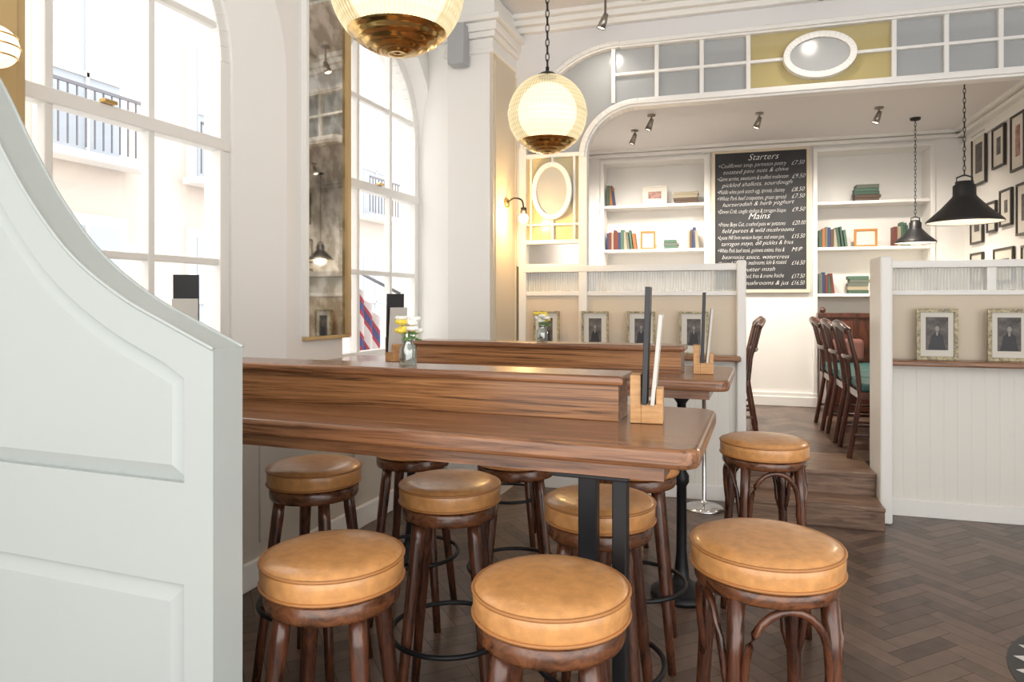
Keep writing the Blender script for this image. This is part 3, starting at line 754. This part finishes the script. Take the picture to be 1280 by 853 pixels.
def field(poly, y0, y1, ins):
    n = len(poly); inn2 = []
    area = sum(poly[i][0]*poly[(i+1) % n][1]-poly[(i+1) % n][0]*poly[i][1] for i in range(n))
    sg = 1 if area > 0 else -1
    for i, p in enumerate(poly):
        a = Vector(poly[i-1]); b_ = Vector(poly[(i+1) % n]); pv = Vector(p)
        d1 = (pv-a).normalized(); d2 = (b_-pv).normalized()
        n1 = Vector((-d1.y, d1.x))*sg; n2 = Vector((-d2.y, d2.x))*sg
        nn = (n1+n2); nn = nn/max(0.5, nn.length_squared)*2
        inn2.append((p[0]+nn.x*ins, p[1]+nn.y*ins))
    v = [(p[0], y1, p[1]) for p in poly]+[(p[0], y0, p[1]) for p in inn2]
    f = [(i, (i+1) % n, (i+1) % n+n, i+n) for i in range(n)]
    s.add(v, f)
    zb = min(p[1] for p in inn2)
    top = sorted([p for p in inn2 if p[1] > zb+0.02], key=lambda p: p[0])
    for p, q in zip(top[:-1], top[1:]):
        s.add([(p[0], y0, zb), (q[0], y0, zb), (q[0], y0, q[1]), (p[0], y0, p[1])], [(0, 1, 2, 3)])
po = [p for p in offs(prof, 0.078) if -2.14 < p[0] < -1.13]
po = [(-2.165, po[0][1]+0.004)]+po+[(-1.076, po[-1][1]-0.028), (-1.076, 0.993), (-2.165, 0.993)]
field(po, 1.053, 1.0655, 0.030)
field([(-2.165, 0.785), (-1.076, 0.785), (-1.076, 0.145), (-2.165, 0.145)], 1.053, 1.0655, 0.035)
s.finish(e)
s = MB('cap_beads', M['part']); 
s.tube([(p[0], 1.05, p[1]) for p in prof], 0.004, 6); s.tube([(p[0], 1.13, p[1]) for p in prof], 0.004, 6); s.finish(e)

# ------------------------------------------------------------------ pendants
def chain(s, z0, z1, r_=0.012, mi=0):
    n = int((z1-z0)/(r_*2.6)); 
    for i in range(n):
        zc = z0+(i+0.5)*(z1-z0)/n; hh = (z1-z0)/n*0.68
        pts = []
        for k in range(10):
            t = 2*pi*k/10; a = r_*0.62*math.cos(t); b_ = hh*math.sin(t)
            pts.append((a, 0, zc+b_) if i % 2 else (0, a, zc+b_))
        s.tube(pts, 0.0024, 5, True, mi)
def globe_pendant(x, y, z):
    e = empty('globe_pendant_lamp', (x, y, z)); R = 0.170
    s = MB('ribbed_glass_globe', [M['globe'], M['globe2']]); seg = 72*4; v = []; f = []; mi = []; N = 40; th0 = math.radians(12); th1 = math.radians(133)
    for i in range(N+1):
        th = th0+(th1-th0)*i/N; dg = math.degrees(th)
        for k in range(seg):
            rr = R*(1+0.014*math.cos(2*pi*k/4))
            if abs(dg-90) < 3: rr = R*1.025
            v.append((rr*math.sin(th)*math.cos(2*pi*k/seg), rr*math.sin(th)*math.sin(2*pi*k/seg), rr*math.cos(th)))
    for i in range(N):
        for k in range(seg): f.append((i*seg+k, i*seg+(k+1) % seg, (i+1)*seg+(k+1) % seg, (i+1)*seg+k)); mi.append(1 if k % 4 == 1 else 0)
    s.add(v, f, mi, True); s.finish(e)
    s = MB('inner_diffuser', M['innerbulb']); s.sphere((0, 0, 0.01), 0.128, 16); s.finish(e)
    s = MB('brass_fittings', [M['brass'], M['black']])
    pr = []
    for i in range(21):
        th = math.radians(133)+math.radians(47)*i/20; k = 1.0+(0.012 if i % 4 < 2 else -0.002)
        pr.append((max(0.0005, R*k*math.sin(th)), R*k*math.cos(th)))
    s.lathe(pr, 60)
    s.lathe([(0.0005, R*1.06), (0.03, R*1.06), (0.045, R*1.0), (0.048, R*0.96), (0.001, R*0.955)], 30, 1)
    s.rod((0, 0, R*1.04), (0, 0, R*1.22), 0.008, mi=1); s.finish(e)
    s = MB('chain', M['black']); chain(s, R*1.2, ZC-z-0.02); s.lathe([(0.0005, ZC-z), (0.05, ZC-z), (0.045, ZC-z-0.02), (0.01, ZC-z-0.035), (0.0005, ZC-z-0.035)], 24); s.finish(e)
globe_pendant(-0.885, 1.56, 2.155); globe_pendant(-0.89, 2.88, 2.165)

def shade_pendant(x, y, zb, D, ztop):
    e = empty('factory_pendant_lamp', (x, y, zb)); R = D/2
    s = MB('metal_shade', [M['shade'], M['shadein']])
    s.lathe([(R, 0), (R*1.01, 0.008), (R*0.97, 0.02), (R*0.62, R*0.42), (R*0.34, R*0.74), (R*0.30, R*0.80), (R*0.30, R*1.10), (R*0.24, R*1.14), (R*0.24, R*1.22), (0.001, R*1.25)], 40)
    s.lathe([(R*0.985, 0.004), (R*0.60, R*0.41), (R*0.30, R*0.72), (0.001, R*0.74)], 40, 1)
    s.finish(e)
    s = MB('bulb', M['bulb']); s.sphere((0, 0, R*0.55), R*0.14, 10); s.finish(e)
    s = MB('bracket', M['shade']); s.tube([(-R*0.2, 0, R*1.2), (-R*0.2, 0, R*1.34), (0, 0, R*1.42), (R*0.2, 0, R*1.34), (R*0.2, 0, R*1.2)], 0.006, 6); chain(s, R*1.4, ztop-zb-0.01, 0.012); s.lathe([(0.0005, ztop-zb), (0.045, ztop-zb), (0.04, ztop-zb-0.02), (0.0005, ztop-zb-0.03)], 20); s.finish(e)
    l = bpy.data.lights.new('bulb_light', 'POINT'); l.energy = 8; l.color = (1, 0.86, 0.66); l.shadow_soft_size = 0.05
    lo = bpy.data.objects.new('bulb_light', l); COL.objects.link(lo); lo.parent = e; lo.location = (0, 0, 0.0)
shade_pendant(1.23, 5.24, 1.86, 0.44, 2.97); shade_pendant(1.26, 6.96, 1.86, 0.33, 2.97)

def spot(mwm, r_=0.028, power=25, tilt=0.35, drop=0.0):
    e = empty('ceiling_spotlight', mw=mwm)
    s = MB('spot_body', [M['nickel'], M['spotlens']])
    s.lathe([(0.0005, 0), (0.035, 0), (0.035, -0.012), (0.008, -0.02), (0.008, -0.045-drop), (0.0005, -0.045-drop)], 20)
    xf = Matrix.Translation((0, 0, -0.05-drop)) @ Matrix.Rotation(tilt, 4, 'Y')
    s.lathe([(0.0005, 0.02), (r_*0.6, 0.015), (r_*0.8, -0.02), (r_*1.1, -0.085), (r_*1.0, -0.085), (r_*0.9, -0.075)], 20, 0, (0, 0, 0), True, xf)
    s.lathe([(r_*0.92, -0.078), (0.0005, -0.078)], 20, 1, (0, 0, 0), True, xf); s.finish(e)
    l = bpy.data.lights.new('spot_light', 'SPOT'); l.energy = power; l.color = (1, 0.90, 0.78); l.spot_size = math.radians(140); l.spot_blend = 0.9; l.shadow_soft_size = 0.05
    lo = bpy.data.objects.new('spot_light', l); COL.objects.link(lo); lo.parent = e; lo.location = (0, 0, -0.17-drop); lo.rotation_euler = (0.35, 0.0, 0)
for (x, y) in ((-1.05, 6.6), (-0.85, 6.1), (0.05, 6.3), (1.0, 6.4)): spot(rear(x, y, 2.97), power=80)
for (x, y, z, dr) in ((-1.0, 4.55, ZC, 0.09), (0.34, 4.5, ZC, 0.11)): spot(Matrix.Translation((x, y, z)), power=5, drop=dr)
s = MB('smoke_detector', M['trim']); s.lathe([(0.0005, ZC), (0.05, ZC), (0.048, ZC-0.03), (0.03, ZC-0.05), (0.0005, ZC-0.055)], 24, 0, (-0.42, 4.55, 0)); s.finish()
s = MB('sprinkler_head', M['nickel']); s.lathe([(0.0005, 2.97), (0.04, 2.97), (0.035, 2.955), (0.01, 2.95), (0.01, 2.93), (0.0005, 2.93)], 20); s.finish(mw=rear(0.12, 5.7, 0))

# wall lamp on the pillar
e = empty('brass_wall_lamp', (-1.715, 4.55, 1.97))
s = MB('arm', [M['black'], M['brass']])
s.lathe([(0.0005, 0), (0.035, 0), (0.03, 0.012), (0.0005, 0.014)], 20, 1, (0, 0, 0), True, Matrix.Translation((0.008, 0, 0.07)) @ Matrix.Rotation(pi/2, 4, 'Y'))
s.tube(smooth_pts([(0.015, 0, 0.07), (0.06, 0, 0.10), (0.12, 0, 0.085), (0.135, 0, 0.03)], 5), 0.006, 8)
s.lathe([(0.0005, 0.035), (0.02, 0.03), (0.024, -0.01), (0.0005, -0.012)], 20, 0, (0.135, 0, 0)); s.finish(e)
s = MB('glass_bulb', M['bulb']); s.sphere((0.135, 0, -0.045), 0.034, 12); s.finish(e)
s = MB('glass_shade', M['glass']); s.lathe([(0.026, 0), (0.055, -0.03), (0.064, -0.07), (0.055, -0.11)], 24, 0, (0.135, 0, 0)); s.finish(e)
l = bpy.data.lights.new('wall_lamp_light', 'POINT'); l.energy = 11; l.color = (1, 0.62, 0.25); l.shadow_soft_size = 0.04
lo = bpy.data.objects.new('wall_lamp_light', l); COL.objects.link(lo); lo.parent = e; lo.location = (0.16, -0.06, -0.04)

# ------------------------------------------------------------------ back-room furniture
def chair(x, y, rot):
    e = empty('dining_chair', mw=rear(x, y, 0.281, rot))
    s = MB('chair_frame', M['oxblood'])
    for (a, b_) in ((-0.19, -0.19), (0.19, -0.19)): s.rod((a*1.08, b_*1.1, 0), (a, b_, 0.44), 0, 0, 10, 0, [(0.013, 0), (0.022, 0.12), (0.015, 0.16), (0.024, 0.3), (0.02, 0.44)])
    for a in (-0.18, 0.18): s.tube([(a*1.05, 0.27, 0), (a, 0.2, 0.42), (a, 0.22, 0.62), (a*1.05, 0.28, 0.88)], 0.018, 8)
    s.box(-0.21, 0.21, -0.21, 0.21, 0.40, 0.45)
    s.tube(smooth_pts([(-0.20, 0.28, 0.86), (-0.1, 0.31, 0.90), (0, 0.32, 0.91), (0.1, 0.31, 0.90), (0.20, 0.28, 0.86)], 4), 0.026, 8)
    s.tube(smooth_pts([(-0.18, 0.24, 0.68), (0, 0.27, 0.68), (0.18, 0.24, 0.68)], 4), 0.018, 8)
    for a in (-0.08, 0, 0.08): s.rod((a, 0.26, 0.68), (a, 0.31, 0.89), 0.009)
    s.rod((-0.2, -0.2, 0.2), (0.2, -0.2, 0.2), 0.011); s.rod((-0.2, -0.2, 0.16), (-0.19, 0.24, 0.16), 0.011); s.rod((0.2, -0.2, 0.16), (0.19, 0.24, 0.16), 0.011)
    s.finish(e, bevel=0.003)
    s = MB('seat_pad', M['teal']); s.box(-0.21, 0.21, -0.215, 0.20, 0.45, 0.51); s.finish(e, bevel=0.022, bseg=3)
def dtable(x, y, w, d):
    e = empty('dining_table', mw=rear(x, y, 0.281))
    s = MB('table_top', M['oak']); s.box(-w/2, w/2, -d/2, d/2, 0.72, 0.755); s.finish(e, bevel=0.008)
    s = MB('table_legs', M['oxblood'])
    for a in (-1, 1):
        for b_ in (-1, 1): s.rod((a*(w/2-0.06), b_*(d/2-0.06), 0), (a*(w/2-0.06), b_*(d/2-0.06), 0.72), 0, 0, 12, 0, [(0.02, 0), (0.028, 0.08), (0.02, 0.12), (0.034, 0.4), (0.022, 0.55), (0.035, 0.6), (0.035, 0.72)])
    s.box(-w/2+0.05, w/2-0.05, -d/2+0.05, d/2-0.05, 0.64, 0.72); s.finish(e)
dtable(1.35, 5.85, 0.70, 1.5)
chair(0.83, 5.32, pi/2); chair(0.82, 5.84, pi/2); chair(0.80, 6.36, pi/2)
dtable(-0.90, 6.2, 0.75, 1.2)
chair(-0.27, 5.85, -pi/2); chair(-0.25, 6.45, -pi/2)
e = empty('banquette_bench', mw=rear(1.25, 7.2, 0.281))
s = MB('bench_frame', M['oxblood'])
s.box(-0.58, 0.66, 0.18, 0.28, 0, 0.92); s.box(-0.60, 0.66, 0.16, 0.28, 0.90, 0.95); s.box(-0.58, 0.66, -0.25, 0.2, 0, 0.38)
for x in (-0.58, -0.27, 0.04, 0.35): s.box(x, x+0.03, 0.165, 0.18, 0.4, 0.9)
for x in (-0.55, -0.05, 0.5): s.sphere((x, 0.21, 0.975), 0.03, 10)
s.finish(e, bevel=0.005)
s = MB('bench_seat', M['teal']); s.box(-0.57, 0.65, -0.26, 0.17, 0.38, 0.47); s.finish(e, bevel=0.025, bseg=3)
s = MB('back_cushions', M['pink']); 
for x in (-0.48, -0.02, 0.3): s.box(x, x+0.28, 0.06, 0.16, 0.48, 0.70)
s.finish(e, bevel=0.04, bseg=3)

# ------------------------------------------------------------------ outside
s = MB('street_facade', [M['facade'], M['facadetrim'], M['facadeglass'], M['rail']])
s.box(-9.0, -8.5, -6, 26, -1, 7.5, 0)
for y in (-3, -0.6, 1.8, 4.2, 6.6, 9.0, 11.4, 13.8, 16.2, 18.6):
    for z in (0.3, 3.3):
        s.box(-8.5, -8.42, y-0.65, y+0.65, z-0.1, z+2.2, 1); s.box(-8.42, -8.40, y-0.5, y+0.5, z, z+2.05, 2); s.box(-8.40, -8.37, y-0.5, y+0.5, z+1.0, z+1.06, 1); s.box(-8.40, -8.37, y-0.02, y+0.02, z, z+2.05, 1)
        if z > 3:
            s.box(-8.1, -8.07, y-0.75, y+0.75, z+0.75, z+0.79, 3)
            for k in range(13): s.box(-8.1, -8.08, y-0.75+k*0.123, y-0.735+k*0.123, z, z+0.77, 3)
            s.box(-8.4, -8.05, y-0.8, y+0.8, z-0.15, z-0.05, 1)
s.finish()
s = MB('street_ground', mat('pavement', (0.6, 0.59, 0.57), 0.9)); s.box(-9, -2.6, -6, 26, -0.2, -0.1); s.finish()
fm, nt, b, L = new_mat('striped_flag_cloth')
tc = nt.nodes.new('ShaderNodeTexCoord'); w = nt.nodes.new('ShaderNodeTexWave'); w.bands_direction = 'DIAGONAL'; w.inputs['Scale'].default_value = 2.2; w.inputs['Distortion'].default_value = 1.0
L.new(tc.outputs['Object'], w.inputs['Vector']); r = nt.nodes.new('ShaderNodeValToRGB'); r.color_ramp.interpolation = 'CONSTANT'
r.color_ramp.elements[0].color = (0.7, 0.65, 0.65, 1); r.color_ramp.elements[1].position = 0.45; r.color_ramp.elements[1].color = (0.40, 0.03, 0.05, 1)
k = r.color_ramp.elements.new(0.85); k.color = (0.05, 0.06, 0.22, 1)
L.new(w.outputs['Fac'], r.inputs['Fac']); L.new(r.outputs['Color'], b.inputs['Base Color'])
s = MB('hanging_flag', [fm, M['rail']])
N = 24
for i in range(N):
    ya = 4.55+0.42*i/N; yb_ = 4.55+0.42*(i+1)/N; xa = -3.0+0.03*math.sin(i*0.9); xb = -3.0+0.03*math.sin((i+1)*0.9)
    s.add([(xa, ya, 0.85), (xb, yb_, 0.85), (xb, yb_, 1.55-0.35*(i+1)/N), (xa, ya, 1.55-0.35*i/N)], [(0, 1, 2, 3)], 0, True)
s.rod((-2.53, 4.50, 1.4), (-3.02, 4.53, 1.62), 0.012, mi=1)
s.finish()

# ------------------------------------------------------------------ light
w = bpy.data.worlds.new('World'); sc.world = w; w.use_nodes = True
bg = w.node_tree.nodes['Background']; bg.inputs['Color'].default_value = (1.0, 0.99, 0.97, 1); bg.inputs['Strength'].default_value = 2.5
sun = bpy.data.lights.new('sun', 'SUN'); sun.energy = 1.2; sun.angle = math.radians(6); sun.color = (1, 0.98, 0.93)
so = bpy.data.objects.new('sun', sun); COL.objects.link(so)
so.rotation_euler = Vector((-0.42, 0.2, -0.9)).to_track_quat('-Z', 'Y').to_euler()

sc.view_settings.view_transform = 'Standard'
sc.view_settings.look = 'None'
sc.view_settings.exposure = 0.3

# ------------------------------------------------------------------ camera
cd = bpy.data.cameras.new('camera'); cam = bpy.data.objects.new('camera', cd); COL.objects.link(cam)
cd.sensor_width = 36; cd.lens = 860/1280*36; cd.shift_y = -50.5/1280; cd.clip_start = 0.05
cam.location = (0, 0, 1.35); cam.rotation_euler = (pi/2, 0, math.atan(315/860))
sc.camera = cam
